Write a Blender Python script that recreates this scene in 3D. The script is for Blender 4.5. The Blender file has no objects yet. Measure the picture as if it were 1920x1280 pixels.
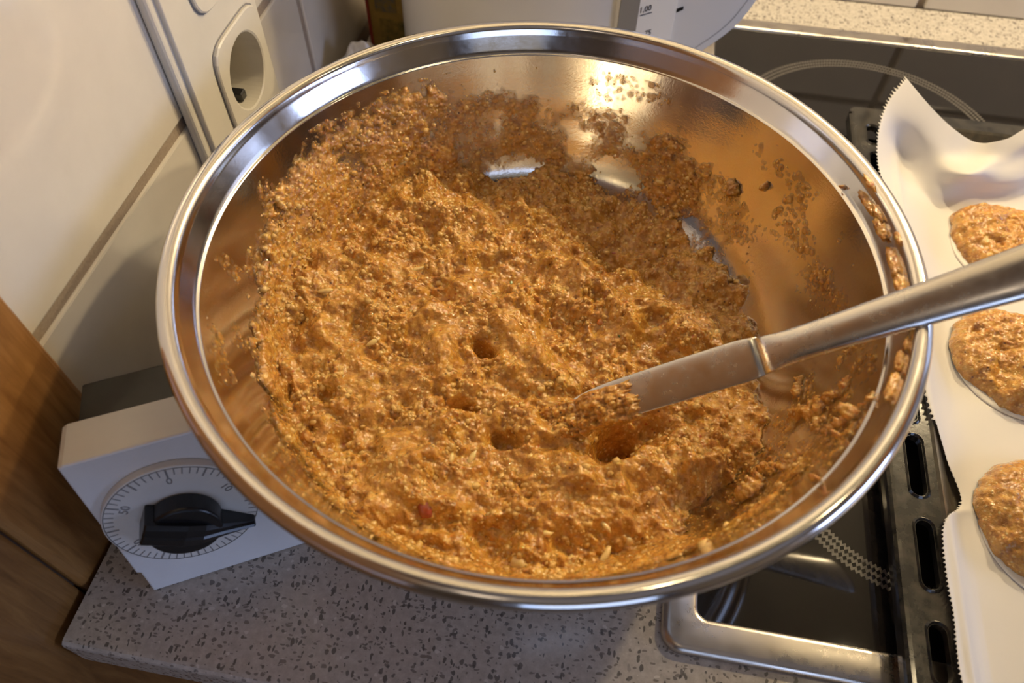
import bpy, bmesh, math, random
import numpy as np
from mathutils import Vector, Matrix
random.seed(4); rng = np.random.default_rng(7)
S = bpy.context.scene; COL = S.collection

# ------------------------------------------------------------------ camera, world, light, exposure
CAM_H = .3435
F_PX = 1408.0
PITCH, ROLL, YAW = math.radians(54.0), math.radians(1.4), math.radians(-8.9)
_F = np.array([math.sin(YAW)*math.cos(PITCH), math.cos(YAW)*math.cos(PITCH), -math.sin(PITCH)])
_R0 = np.array([math.cos(YAW), -math.sin(YAW), 0.]); _U0 = np.cross(_R0, _F)
_R = _R0*math.cos(ROLL)+_U0*math.sin(ROLL); _U = -_R0*math.sin(ROLL)+_U0*math.cos(ROLL)
EYE = np.array([0, 0, CAM_H])
cam = bpy.data.cameras.new('camera'); cam_o = bpy.data.objects.new('camera', cam); COL.objects.link(cam_o)
cam.lens = F_PX/1920*36; cam.sensor_width = 36; cam.clip_start = .01
m = Matrix.Identity(4)
for i in range(3):
    m[i][0] = _R[i]; m[i][1] = _U[i]; m[i][2] = -_F[i]; m[i][3] = EYE[i]
cam_o.matrix_world = m
cam.dof.use_dof = True; cam.dof.focus_distance = .37; cam.dof.aperture_fstop = 9
S.camera = cam_o
w = bpy.data.worlds.new('world'); S.world = w; w.use_nodes = True
w.node_tree.nodes['Background'].inputs[0].default_value = (1, .86, .68, 1)
w.node_tree.nodes['Background'].inputs[1].default_value = .25
S.view_settings.view_transform = 'Standard'; S.view_settings.look = 'None'
S.view_settings.gamma = 1; S.view_settings.use_curve_mapping = False
S.view_settings.exposure = 0.0

def lamp(name, kind, loc, energy, color, size=.02, target=None, **kw):
    l = bpy.data.lights.new(name, kind); l.energy = energy; l.color = color
    if kind == 'AREA':
        l.shape = 'RECTANGLE'; l.size = size; l.size_y = kw.get('size_y', size)
    else:
        l.shadow_soft_size = size
    if kind == 'SPOT':
        l.spot_size = kw.get('spot', 2.4); l.spot_blend = .6
    o = bpy.data.objects.new(name, l); COL.objects.link(o); o.location = loc
    if target is not None:
        o.rotation_euler = (Vector(target)-Vector(loc)).to_track_quat('-Z', 'Y').to_euler()
    return o
WARM = (1, .79, .47)
lamp('wall_spotlight', 'POINT', (.190, .612, .47), 6.2, WARM, .014)
lamp('wall_spotlight', 'POINT', (.430, .612, .47), 6.2, WARM, .014)
lamp('hood_lamp', 'SPOT', (.115, .275, .66), .45, WARM, .015, (.115, .275, 0))
lamp('hood_lamp', 'SPOT', (.385, .300, .66), .45, WARM, .015, (.385, .300, 0))
lamp('window_daylight', 'AREA', (.75, -1.85, .38), 6.5, (.46, .62, 1), 1.1, (0, .2, .05), size_y=.8)
lamp('side_window_daylight', 'AREA', (2.12, -.05, .50), 14, (.46, .60, 1), .8, (0, .2, .1), size_y=.6)
lamp('warm_fill_light', 'POINT', (-.1, -.75, 1.35), 1.0, (1, .8, .58), .12)  # added for general warm fill, stands for no known ceiling lamp

# ------------------------------------------------------------------ helpers
def ray(x, y): return (x-960)*_R-(y-640)*_U+F_PX*_F
def on_z(x, y, z=0.):
    d = ray(x, y); return EYE+d*((z-CAM_H)/d[2])
def on_x(x, y, X):
    d = ray(x, y); return EYE+d*(X/d[0])
def on_plane(x, y, P, n):
    d = ray(x, y); return EYE+d*(np.dot(np.array(P)-EYE, n)/np.dot(d, n))

def link(name, me, mat=None, parent=None, smooth=False):
    o = bpy.data.objects.new(name, me); COL.objects.link(o)
    if mat is not None and not me.materials: me.materials.append(mat)
    if parent is not None: o.parent = parent
    if smooth: me.shade_smooth()
    return o
def from_bm(name, bm, mat=None, parent=None, smooth=False):
    me = bpy.data.meshes.new(name); bm.normal_update(); bm.to_mesh(me); bm.free()
    return link(name, me, mat, parent, smooth)
def tag(o, label=None, cat=None, group=None, kind=None):
    if label: o['label'] = label
    if cat: o['category'] = cat
    if group: o['group'] = group
    if kind: o['kind'] = kind
    return o
def empty(name, loc=(0, 0, 0), rz=0):
    o = bpy.data.objects.new(name, None); COL.objects.link(o); o.location = loc; o.rotation_euler = (0, 0, rz)
    o.empty_display_size = .02
    return o
def box_bm(x0, x1, y0, y1, z0, z1, bev=0, seg=2, bm=None):
    bm2 = bmesh.new()
    r = bmesh.ops.create_cube(bm2, size=1)
    for v in bm2.verts:
        v.co = Vector((x0+(v.co.x+.5)*(x1-x0), y0+(v.co.y+.5)*(y1-y0), z0+(v.co.z+.5)*(z1-z0)))
    if bev: bmesh.ops.bevel(bm2, geom=bm2.edges[:], offset=bev, segments=seg, profile=.5, affect='EDGES')
    if bm is None: return bm2
    me = bpy.data.meshes.new('t'); bm2.to_mesh(me); bm2.free(); bm.from_mesh(me); bpy.data.meshes.remove(me)
    return bm
def box(name, x0, x1, y0, y1, z0, z1, mat, parent=None, bev=.001, seg=2):
    return from_bm(name, box_bm(x0, x1, y0, y1, z0, z1, bev, seg), mat, parent, False)
def lathe(profile, n=96, cx=0, cy=0, cz=0, closed=False):
    V = []; Fc = []
    for (r, z) in profile:
        for i in range(n):
            a = 2*math.pi*i/n; V.append((cx+r*math.cos(a), cy+r*math.sin(a), cz+z))
    k = len(profile)
    for j in range(k-1 if not closed else k):
        for i in range(n):
            a = j*n+i; b = j*n+(i+1) % n; c = ((j+1) % k)*n+(i+1) % n; d = ((j+1) % k)*n+i
            Fc.append((a, b, c, d))
    me = bpy.data.meshes.new('lathe'); me.from_pydata(V, [], Fc); me.validate(); return me
def prism(outline, thick, M, bev=0, seg=2):
    """outline: 2-D points (ccw) extruded from local z=0 to thick; M places it."""
    bm = bmesh.new()
    vs = [bm.verts.new((x, y, 0)) for x, y in outline]
    f = bm.faces.new(vs)
    r = bmesh.ops.extrude_face_region(bm, geom=[f])
    for v in [g for g in r['geom'] if isinstance(g, bmesh.types.BMVert)]: v.co.z = thick
    bmesh.ops.recalc_face_normals(bm, faces=bm.faces[:])
    if bev:
        ed = [e for e in bm.edges if abs(e.verts[0].co.z-e.verts[1].co.z) < 1e-7]
        bmesh.ops.bevel(bm, geom=ed, offset=bev, segments=seg, profile=.5, affect='EDGES')
    bm.transform(M); return bm
def frame(o, ex, ey, ez=None):
    ex = Vector(ex).normalized(); ey = Vector(ey).normalized()
    ez = ex.cross(ey).normalized() if ez is None else Vector(ez).normalized()
    m = Matrix.Identity(4)
    for i in range(3): m[i][0] = ex[i]; m[i][1] = ey[i]; m[i][2] = ez[i]; m[i][3] = o[i]
    return m
def rrect(x0, x1, y0, y1, r, n=6):
    pts = []
    for cx, cy, a0 in ((x1-r, y0+r, -90), (x1-r, y1-r, 0), (x0+r, y1-r, 90), (x0+r, y0+r, 180)):
        for i in range(n+1):
            a = math.radians(a0+90*i/n); pts.append((cx+r*math.cos(a), cy+r*math.sin(a)))
    return pts
def text(name, s, size, M, mat, parent, bold=0.0, thick=.00008):
    c = bpy.data.curves.new(name, 'FONT'); c.body = s; c.size = size; c.align_x = 'CENTER'; c.align_y = 'CENTER'
    c.extrude = thick; c.offset = bold; c.resolution_u = 3
    t = bpy.data.objects.new('t', c); COL.objects.link(t)
    dg = bpy.context.evaluated_depsgraph_get()
    me = bpy.data.meshes.new_from_object(t.evaluated_get(dg)); bpy.data.objects.remove(t)
    me.transform(M); return link(name, me, mat, parent)

# ---- numpy noise
def _h(ix, iy, s):
    n = (ix.astype(np.int64)*374761393+iy.astype(np.int64)*668265263+s*974634777) & 0xffffffff
    n = ((n ^ (n >> 13))*1274126177) & 0xffffffff
    n = ((n ^ (n >> 16))*2246822519) & 0xffffffff
    return ((n ^ (n >> 15)) & 0xffffff)/float(0xffffff)
def vnoise(x, y, s=0):
    ix = np.floor(x); iy = np.floor(y); fx = x-ix; fy = y-iy
    fx = fx*fx*fx*(fx*(fx*6-15)+10); fy = fy*fy*fy*(fy*(fy*6-15)+10)
    a = _h(ix, iy, s); b = _h(ix+1, iy, s); c = _h(ix, iy+1, s); d = _h(ix+1, iy+1, s)
    return (a*(1-fx)+b*fx)*(1-fy)+(c*(1-fx)+d*fx)*fy
def fbm(x, y, s=0, o=4):
    t = 0; a = 1; k = 0
    for i in range(o):
        t = t+a*vnoise(x*2**i+i*17.3, y*2**i-i*9.1, s+i); k += a; a *= .5
    return t/k
def worley(x, y, s=0):
    """rounded bumps: 1 at cell seeds, 0 at the cell borders, per-cell random size"""
    ix = np.floor(x); iy = np.floor(y); best = np.zeros_like(x)
    for dx in (-1, 0, 1):
        for dy in (-1, 0, 1):
            cx = ix+dx; cy = iy+dy
            px = cx+.15+.7*_h(cx, cy, s); py = cy+.15+.7*_h(cx, cy, s+5); rr = .35+.45*_h(cx, cy, s+11)
            d2 = ((x-px)**2+(y-py)**2)/rr**2
            best = np.maximum(best, np.sqrt(np.clip(1-d2, 0, 1))*rr)
    return best

# ------------------------------------------------------------------ materials
def mat(name, base=(.8, .8, .8), rough=.5, metal=0., spec=.5, coat=0., sss=0., trans=0., alpha=1.):
    m = bpy.data.materials.new(name); m.use_nodes = True
    b = m.node_tree.nodes['Principled BSDF']
    b.inputs['Base Color'].default_value = (*base, 1); b.inputs['Roughness'].default_value = rough
    b.inputs['Metallic'].default_value = metal; b.inputs['Specular IOR Level'].default_value = spec
    b.inputs['Coat Weight'].default_value = coat; b.inputs['Coat Roughness'].default_value = .08
    b.inputs['Transmission Weight'].default_value = trans
    if sss:
        b.inputs['Subsurface Weight'].default_value = sss; b.inputs['Subsurface Radius'].default_value = (1, .5, .2)
        b.inputs['Subsurface Scale'].default_value = .003
    return m
class NT:
    def __init__(s, m): s.m = m; s.t = m.node_tree; s.b = s.t.nodes['Principled BSDF']
    def n(s, typ, **kw):
        x = s.t.nodes.new(typ)
        for k, v in kw.items():
            if k.startswith('i_'): x.inputs[k[2:].replace('_', ' ')].default_value = v
            else: setattr(x, k, v)
        return x
    def l(s, a, b): s.t.links.new(a, b)
    def coord(s, scale=(1, 1, 1), out='Object'):
        c = s.n('ShaderNodeTexCoord'); mp = s.n('ShaderNodeMapping'); mp.inputs['Scale'].default_value = scale
        s.l(c.outputs[out], mp.inputs[0]); return mp.outputs[0]
    def noise(s, co, scale, detail=4, rough=.5, dist=0):
        x = s.n('ShaderNodeTexNoise'); x.inputs['Scale'].default_value = scale; x.inputs['Detail'].default_value = detail
        x.inputs['Roughness'].default_value = rough; x.inputs['Distortion'].default_value = dist; s.l(co, x.inputs[0]); return x.outputs[0]
    def voro(s, co, scale, feature='F1', rnd=1.):
        x = s.n('ShaderNodeTexVoronoi', feature=feature); x.inputs['Scale'].default_value = scale; x.inputs['Randomness'].default_value = rnd
        s.l(co, x.inputs['Vector']); return x
    def ramp(s, v, stops, interp='LINEAR'):
        x = s.n('ShaderNodeValToRGB'); x.color_ramp.interpolation = interp
        e = x.color_ramp.elements
        while len(e) < len(stops): e.new(.5)
        for k, (p, c) in enumerate(stops):
            e[k].position = p; e[k].color = (*c, 1) if len(c) == 3 else c
        s.l(v, x.inputs[0]); return x.outputs[0]
    def mix(s, f, a, b, mode='MIX'):
        x = s.n('ShaderNodeMix', data_type='RGBA', blend_type=mode)
        for k, v in ((0, f), (6, a), (7, b)):
            if hasattr(v, 'is_output'): s.l(v, x.inputs[k])
            else: x.inputs[k].default_value = v if k == 0 else (*v, 1)
        return x.outputs[2]
    def math(s, op, a, b=0.):
        x = s.n('ShaderNodeMath', operation=op)
        for k, v in ((0, a), (1, b)):
            if hasattr(v, 'is_output'): s.l(v, x.inputs[k])
            else: x.inputs[k].default_value = v
        return x.outputs[0]
    def bump(s, h, dist=.001, st=1., normal=None):
        x = s.n('ShaderNodeBump'); x.inputs['Distance'].default_value = dist; x.inputs['Strength'].default_value = st
        s.l(h, x.inputs['Height'])
        if normal is not None: s.l(normal, x.inputs['Normal'])
        return x.outputs[0]
G = lambda v: (v, v, v)

def m_batter(name, film=False):
    m = mat(name, rough=.24, coat=1., sss=.0); m.node_tree.nodes['Principled BSDF'].inputs['Coat Roughness'].default_value = .05; t = NT(m); co = t.coord()
    big = t.noise(co, 45, 4, .6); mid = t.noise(co, 240, 4, .65)
    base = t.ramp(big, [(.3, (.34, .145, .021)), (.5, (.53, .25, .037)), (.7, (.67, .355, .062))])
    base = t.mix(.55, base, t.ramp(mid, [(.31, (.19, .060, .009)), (.46, (.48, .21, .029)), (.60, (.74, .41, .075)), (.70, (.90, .60, .18))]), 'MIX')
    # grains of nut, chopped small
    v1 = t.voro(co, 520); v1d = v1.outputs['Distance']; c1 = t.n('ShaderNodeSeparateColor'); t.l(v1.outputs['Color'], c1.inputs[0])
    g1 = t.math('MULTIPLY', t.ramp(v1d, [(.18, G(1)), (.42, G(0))]), t.ramp(c1.outputs[0], [(.45, G(0)), (.52, G(1))]))
    base = t.mix(t.math('MULTIPLY', g1, .75), base, t.ramp(c1.outputs[1], [(0, (.66, .38, .08)), (.6, (.84, .56, .18)), (.9, (.88, .68, .30))]))
    v2 = t.voro(co, 300); c2 = t.n('ShaderNodeSeparateColor'); t.l(v2.outputs['Color'], c2.inputs[0])
    d2 = t.ramp(v2.outputs['Distance'], [(.10, G(1)), (.24, G(0))])
    red = t.math('MULTIPLY', d2, t.ramp(c2.outputs[0], [(.90, G(0)), (.92, G(1))]))
    base = t.mix(t.math('MULTIPLY', red, .8), base, (.42, .06, .012))
    dark = t.math('MULTIPLY', d2, t.ramp(c2.outputs[1], [(.80, G(0)), (.82, G(1))]))
    base = t.mix(t.math('MULTIPLY', dark, .85), base, (.10, .03, .012))
    t.l(base, t.b.inputs['Base Color'])
    h = t.math('ADD', t.math('MULTIPLY', g1, .35), t.math('MULTIPLY', t.noise(co, 700, 2, .5), .7))
    h = t.math('ADD', h, t.math('MULTIPLY', t.noise(co, 300, 2, .5), 1.4))
    nb = t.bump(h, .0005, 1.); t.l(nb, t.b.inputs['Normal']); 
    cb = t.bump(t.noise(co, 800, 2, .5), .0009, 1., nb); t.l(cb, t.b.inputs['Coat Normal'])
    t.b.inputs['Subsurface Weight'].default_value = .35; t.b.inputs['Subsurface Radius'].default_value = (1, .45, .15)
    t.b.inputs['Subsurface Scale'].default_value = .003
    if film:
        a = t.n('ShaderNodeAttribute', attribute_name='thick')
        al = t.math('ADD', a.outputs['Fac'], t.math('MULTIPLY', t.math('SUBTRACT', mid, .5), .5))
        al = t.math('MAXIMUM', al, t.math('MULTIPLY', g1, .75))
        al = t.ramp(al, [(.0, G(.06)), (.30, G(.42)), (.85, G(1))])
        t.l(al, t.b.inputs['Alpha'])
    return m
def m_steel(name, rough=.08, base=(.72, .70, .67), brush=0., scale=(1, 1, 1)):
    m = mat(name, base, rough, 1.); t = NT(m)
    co = t.coord(scale)
    n = t.noise(co, 60, 5, .7)
    t.l(t.ramp(n, [(.3, G(rough*.8)), (.75, G(min(1, rough*1.7+.02)))]), t.b.inputs['Roughness'])
    if brush: t.l(t.bump(t.noise(co, 700, 3, .7), .00006, brush), t.b.inputs['Normal'])
    return m
def m_counter():
    m = mat('stone composite', rough=.25, coat=.12); t = NT(m); co = t.coord()
    warp = t.n('ShaderNodeMapping'); 
    base = t.ramp(t.noise(co, 260, 5, .7), [(.3, (.44, .40, .35)), (.5, (.53, .485, .43)), (.7, (.63, .59, .53))])
    def flakes(sc, lo, hi, col, stretch, thr, base):
        c = t.coord(stretch); ad = t.n('ShaderNodeVectorMath', operation='ADD'); nz = t.n('ShaderNodeTexNoise'); nz.inputs['Scale'].default_value = 220
        t.l(c, nz.inputs[0]); mul = t.n('ShaderNodeVectorMath', operation='SCALE'); mul.inputs['Scale'].default_value = .004
        t.l(nz.outputs['Color'], mul.inputs[0]); t.l(c, ad.inputs[0]); t.l(mul.outputs[0], ad.inputs[1])
        v = t.voro(ad.outputs[0], sc); e = t.n('ShaderNodeSeparateColor'); t.l(v.outputs['Color'], e.inputs[0])
        d = t.math('SUBTRACT', t.math('MULTIPLY', e.outputs[1], hi), v.outputs['Distance'])
        k = t.math('MULTIPLY', t.ramp(d, [(.0, G(0)), (.03, G(1))]), t.ramp(e.outputs[0], [(thr, G(0)), (thr+.02, G(1))]))
        return t.mix(t.math('MULTIPLY', k, .85), base, col)
    base = flakes(340, 0, .50, (.22, .195, .17), (1, 1.8, 1), .30, base)
    base = flakes(250, 0, .44, (.11, .10, .09), (1.9, 1, 1), .42, base)
    base = flakes(300, 0, .42, (.16, .145, .13), (1.2, 1, 1), .4, base)
    base = flakes(210, 0, .30, (.72, .68, .62), (1.2, 1.4, 1), .66, base)
    t.l(base, t.b.inputs['Base Color']); return m
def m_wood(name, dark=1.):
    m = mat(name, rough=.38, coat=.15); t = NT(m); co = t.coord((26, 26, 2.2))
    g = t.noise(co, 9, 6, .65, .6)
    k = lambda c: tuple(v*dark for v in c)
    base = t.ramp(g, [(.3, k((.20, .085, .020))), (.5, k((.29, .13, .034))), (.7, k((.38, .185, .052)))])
    t.l(base, t.b.inputs['Base Color']); t.l(t.bump(g, .0003, .3), t.b.inputs['Normal']); return m
def m_noisy(name, a, b, scale=80, rough=.4, coat=0., bump=0., spec=.5):
    m = mat(name, a, rough, coat=coat, spec=spec); t = NT(m); n = t.noise(t.coord(), scale, 5, .6)
    t.l(t.ramp(n, [(.35, a), (.65, b)]), t.b.inputs['Base Color'])
    if bump: t.l(t.bump(n, bump, .6), t.b.inputs['Normal'])
    return m
M = {}
M['batter'] = m_batter('nut batter'); M['film'] = m_batter('nut batter film', True)
M['bowl'] = m_steel('bowl steel', .075, (.68, .65, .61), .5); M['rim'] = m_steel('polished rim steel', .10, (.80, .77, .73), .15)
M['knife'] = m_steel('cutlery steel', .20, (.72, .69, .65), .1); M['frame'] = m_steel('brushed frame steel', .26, (.66, .61, .55), .2)
M['counter'] = m_counter()
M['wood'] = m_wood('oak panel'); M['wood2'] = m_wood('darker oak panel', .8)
M['tile'] = m_noisy('glazed cream tile', (.66, .61, .53), (.70, .65, .565), 30, .16, .3)
M['grout'] = m_noisy('grout', (.30, .235, .18), (.36, .29, .22), 700, .9, bump=.0004)
M['plastic'] = m_noisy('cream socket plastic', (.64, .60, .52), (.67, .63, .55), 40, .28)
M['white'] = mat('white kettle plastic', (.80, .79, .77), .22, coat=.3)
M['timer'] = m_noisy('white timer plastic', (.74, .74, .74), (.78, .78, .78), 50, .35)
M['timer_dial'] = m_noisy('dial plastic', (.70, .69, .66), (.74, .73, .70), 50, .3)
M['timer_dark'] = m_noisy('dark grey timer body', (.020, .019, .018), (.03, .028, .026), 80, .5)
M['black'] = mat('black knob plastic', (.009, .009, .010), .28)
M['ink'] = mat('black print', (.02, .02, .022), .5); M['greyink'] = mat('worn grey print', (.24, .23, .23), .6)
M['glass'] = mat('black ceramic glass', (.012, .0105, .010), .045, spec=.55)
M['print'] = m_noisy('grey zone print', (.055, .05, .046), (.11, .10, .09), 900, .35)
M['enamel'] = m_noisy('black tray enamel', (.012, .012, .011), (.05, .045, .038), 130, .2, .6, .0002)
M['enamel2'] = m_noisy('worn tray enamel', (.05, .045, .035), (.10, .085, .06), 160, .35, .3, .0002)
M['gauge'] = mat('smoky gauge window', (.30, .28, .25), .15, trans=.15)
M['wafer'] = m_noisy('wafer', (.84, .80, .72), (.88, .84, .77), 500, .75, bump=.0002)
m_ = mat('baking paper', (.84, .81, .77), .55); t_ = NT(m_)
t_.l(t_.bump(t_.noise(t_.coord(), 1500, 3, .6), .00004, .5), t_.b.inputs['Normal']); t_.b.inputs['Transmission Weight'].default_value = 0
tr = t_.n('ShaderNodeBsdfTranslucent'); tr.inputs[0].default_value = (.85, .80, .74, 1); mx = t_.n('ShaderNodeMixShader'); mx.inputs[0].default_value = .22
t_.l(t_.b.outputs[0], mx.inputs[1]); t_.l(tr.outputs[0], mx.inputs[2]); t_.l(mx.outputs[0], t_.t.nodes['Material Output'].inputs[0]); M['paper'] = m_
M['plaster'] = m_noisy('painted wall', (.62, .55, .45), (.66, .58, .48), 8, .8)
M['floor'] = m_noisy('floor tiles', (.28, .22, .17), (.34, .27, .20), 5, .4)
M['bag'] = mat('crumpled white plastic', (.72, .68, .62), .35, coat=.3)
M['carton'] = m_noisy('olive carton', (.30, .19, .04), (.42, .27, .06), 60, .5)
M['nut'] = mat('pale almond', (.80, .55, .22), .35, coat=.6, sss=.3)
M['grain'] = m_noisy('nut crumb', (.52, .27, .045), (.86, .58, .20), 300, .22, 1.)
M['fruit'] = mat('red candied fruit', (.36, .060, .015), .25, coat=.8, sss=.3)
M['orange'] = mat('orange candied peel', (.62, .19, .012), .25, coat=.8, sss=.3)
M['green'] = mat('green candied peel', (.14, .17, .02), .25, coat=.8, sss=.3)

# ------------------------------------------------------------------ setting
WX = -.210; YB = .652
TOPZ = 1.6; FLZ = -.9
wl = tag(from_bm('wall_left', box_bm(WX-.10, WX-.0016, .0, YB+.1, FLZ, TOPZ), M['grout']), kind='structure')
wb = tag(from_bm('wall_back', box_bm(WX-.004, 2.2, YB+.004, YB+.1, FLZ, TOPZ), M['grout']), kind='structure')
tag(from_bm('wall_right', box_bm(2.2, 2.3, -2.4, YB+.1, FLZ, TOPZ), M['plaster']), kind='structure')
tag(from_bm('floor', box_bm(-1.5, 2.3, -2.4, YB+.1, FLZ-.1, FLZ), M['floor']), kind='structure')
tag(from_bm('ceiling', box_bm(-1.5, 2.3, -2.4, YB+.1, TOPZ, TOPZ+.1), M['plaster']), kind='structure')
bm = box_bm(-1.5, .45, -2.5, -2.4, FLZ, TOPZ); box_bm(1.75, 2.3, -2.5, -2.4, FLZ, TOPZ, bm=bm)
box_bm(.45, 1.75, -2.5, -2.4, FLZ, .1, bm=bm); box_bm(.45, 1.75, -2.5, -2.4, 1.35, TOPZ, bm=bm)
tag(from_bm('wall_front', bm, mat('dark room wall', (.16, .12, .09), .8)), kind='structure')
# tiles: 30 x 20 cm, bottom row cut to 10 cm; joints 4 mm
def tile(x0, x1, y0, y1, z0, z1, par): return box('tile', x0, x1, y0, y1, z0, z1, M['tile'], par, .0012, 2)
GJ = .0032
for z0, z1 in ((0.0005, .103), (.103, .303), (.303, .503), (.503, .703)):
    for y0, y1 in ((.128, .428), (.428, YB)):
        tile(WX-.006, WX, y0+GJ if y0 > .13 else y0, y1-GJ, z0+(GJ if z0 > .01 else 0), z1-GJ, wl)
    xs = [WX, -.061, .239, .539, .839, 1.139]
    for x0, x1 in zip(xs[:-1], xs[1:]):
        tile(x0+GJ, x1-GJ, YB, YB+.006, z0+(GJ if z0 > .01 else 0), z1-GJ, wb)
# tall oak cabinet to the left of the worktop
cab = tag(empty('tall_cabinet', (WX, .05, 0)), 'tall brown oak cabinet standing left of the speckled worktop', 'cabinet')
def cpart(name, x0, x1, y0, y1, z0, z1, mt, bev=.002):
    o = box(name, x0, x1, y0, y1, z0, z1, mt, None, bev, 3); o.parent = cab; o.matrix_parent_inverse = Matrix.Translation((-WX, -.05, 0)); return o
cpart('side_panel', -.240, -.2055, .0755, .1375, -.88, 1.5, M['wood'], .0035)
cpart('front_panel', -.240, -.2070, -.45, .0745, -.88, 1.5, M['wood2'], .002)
# worktop
wt = tag(empty('worktop', (0, .3, 0)), 'beige stone worktop with grey flecks under bowl and timer', 'worktop')
CT = dict(x0=.0535, x1=.640, y0=.0945, y1=.6005)
bm = bmesh.new()
ox0, ox1, oy0, oy1 = -.2030, 1.3, .0535, YB
hx0, hx1, hy0, hy1 = CT['x0']+.008, CT['x1']-.008, CT['y0']+.008, CT['y1']-.008
for a in ((ox0, hx0, oy0, oy1), (hx1, ox1, oy0, oy1)): box_bm(a[0], a[1], a[2], a[3], -.028, 0, 0, bm=bm)
box_bm(hx0, hx1, oy0, hy0, -.028, 0, bm=bm); box_bm(hx0, hx1, hy1, oy1, -.028, 0, bm=bm)
bmesh.ops.remove_doubles(bm, verts=bm.verts[:], dist=1e-5)
dl = [f for f in bm.faces if all(any(abs(v.co.x-h) < 1e-6 for v in f.verts) for h in ()) ]
inner = []
for f in bm.faces:
    c = f.calc_center_median(); n = f.normal
    if abs(n.x) > .9 and (abs(c.x-hx0) < 1e-5 or abs(c.x-hx1) < 1e-5) and not (hy0 < c.y < hy1): inner.append(f)
bmesh.ops.delete(bm, geom=inner, context='FACES')
for e in bm.edges: pass
slab = from_bm('slab', bm, M['counter']); slab.parent = wt; slab.matrix_parent_inverse = Matrix.Translation((0, -.3, 0))
bm = bmesh.new()   # rounded front nosing
pr = [(0, 0), (-.0015, -.0003), (-.0028, -.0014), (-.0032, -.003), (-.0032, -.025), (-.002, -.0275), (0, -.028)]
va = [[bm.verts.new((x, oy0+py, pz)) for py, pz in pr] for x in (ox0, ox1)]
for i in range(len(pr)-1): bm.faces.new((va[0][i], va[0][i+1], va[1][i+1], va[1][i]))
bm.faces.new(va[0][::-1]); bm.faces.new(va[1])
nz = from_bm('front_edge', bm, M['counter'], None, False); nz.parent = wt; nz.matrix_parent_inverse = Matrix.Translation((0, -.3, 0))
bc = tag(empty('base_cabinet', (0, .3, FLZ)), 'orange-brown wooden base cabinet beneath the worktop front edge', 'cabinet')
for nm, a in (('carcass', (-.2045, 1.3, .092, YB, -.88, -.0285)), ('door', (-.2045, .39, .074, .0915, -.85, -.033)), ('door', (.394, 1.0, .074, .0915, -.85, -.033))):
    o = box(nm, *a, M['wood'], None, .001); o.parent = bc; o.matrix_parent_inverse = Matrix.Translation((0, -.3, -FLZ))
# things above, seen only as reflections
hd = tag(box('range_hood', .05, .62, .16, YB, .69, .80, mat('dark hood filter', (.06, .055, .05), .6), None, .004), 'steel range hood hanging above the cooktop, outside the frame', 'hood')
for i, x in enumerate((-.208, .645)):
    tag(box('wall_cabinet', x, x+(.25 if i == 0 else .6), .22, YB, .70, 1.4, M['plastic'] if i == 0 else M['wood'], None, .003),
        'cream wall cabinet left of the range hood' if i == 0 else 'oak wall cabinet right of the range hood', 'cabinet')

# ------------------------------------------------------------------ sockets on the left tiles
PX = -.2015
sk = tag(empty('power_socket', (WX, .317, .12)), 'cream double power socket plate on the left tiled wall', 'socket')
MW = frame((WX, 0, 0), (0, 1, 0), (0, 0, 1))      # local (y, z) plane, +z local = +x world
SKI = Matrix.Translation((-WX, -.317, -.12))
def sp(name, bm, mt):
    o = from_bm(name, bm, mt); o.parent = sk; o.matrix_parent_inverse = SKI; return o
def box_bm_w(a, b, c, d, e, f):
    bm = box_bm(a, b, c, d, e, f, .0003, 1); bm.transform(MW); return bm
hole_c = [(.3265, .0945), (.3265, .1655)]
def ring_face(outer, inner, z, bm):
    n = len(outer); a = [bm.verts.new((x, y, z)) for x, y in outer]; b = [bm.verts.new((x, y, z)) for x, y in inner]
    for i in range(n): bm.faces.new((a[i], a[(i+1) % n], b[(i+1) % n], b[i]))
    return a, b
def plate_step(y0, y1, z0, z1, h, r, bev): return prism(rrect(y0, y1, z0, z1, r), h, MW, bev, 3)
sp('base_plate', plate_step(.2735, .3620, .020, .305, .0055, .003, .0022), M['plastic'])
sp('bevel_frame', plate_step(.2790, .3600, .024, .300, .0080, .003, .0012), M['plastic'])
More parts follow.
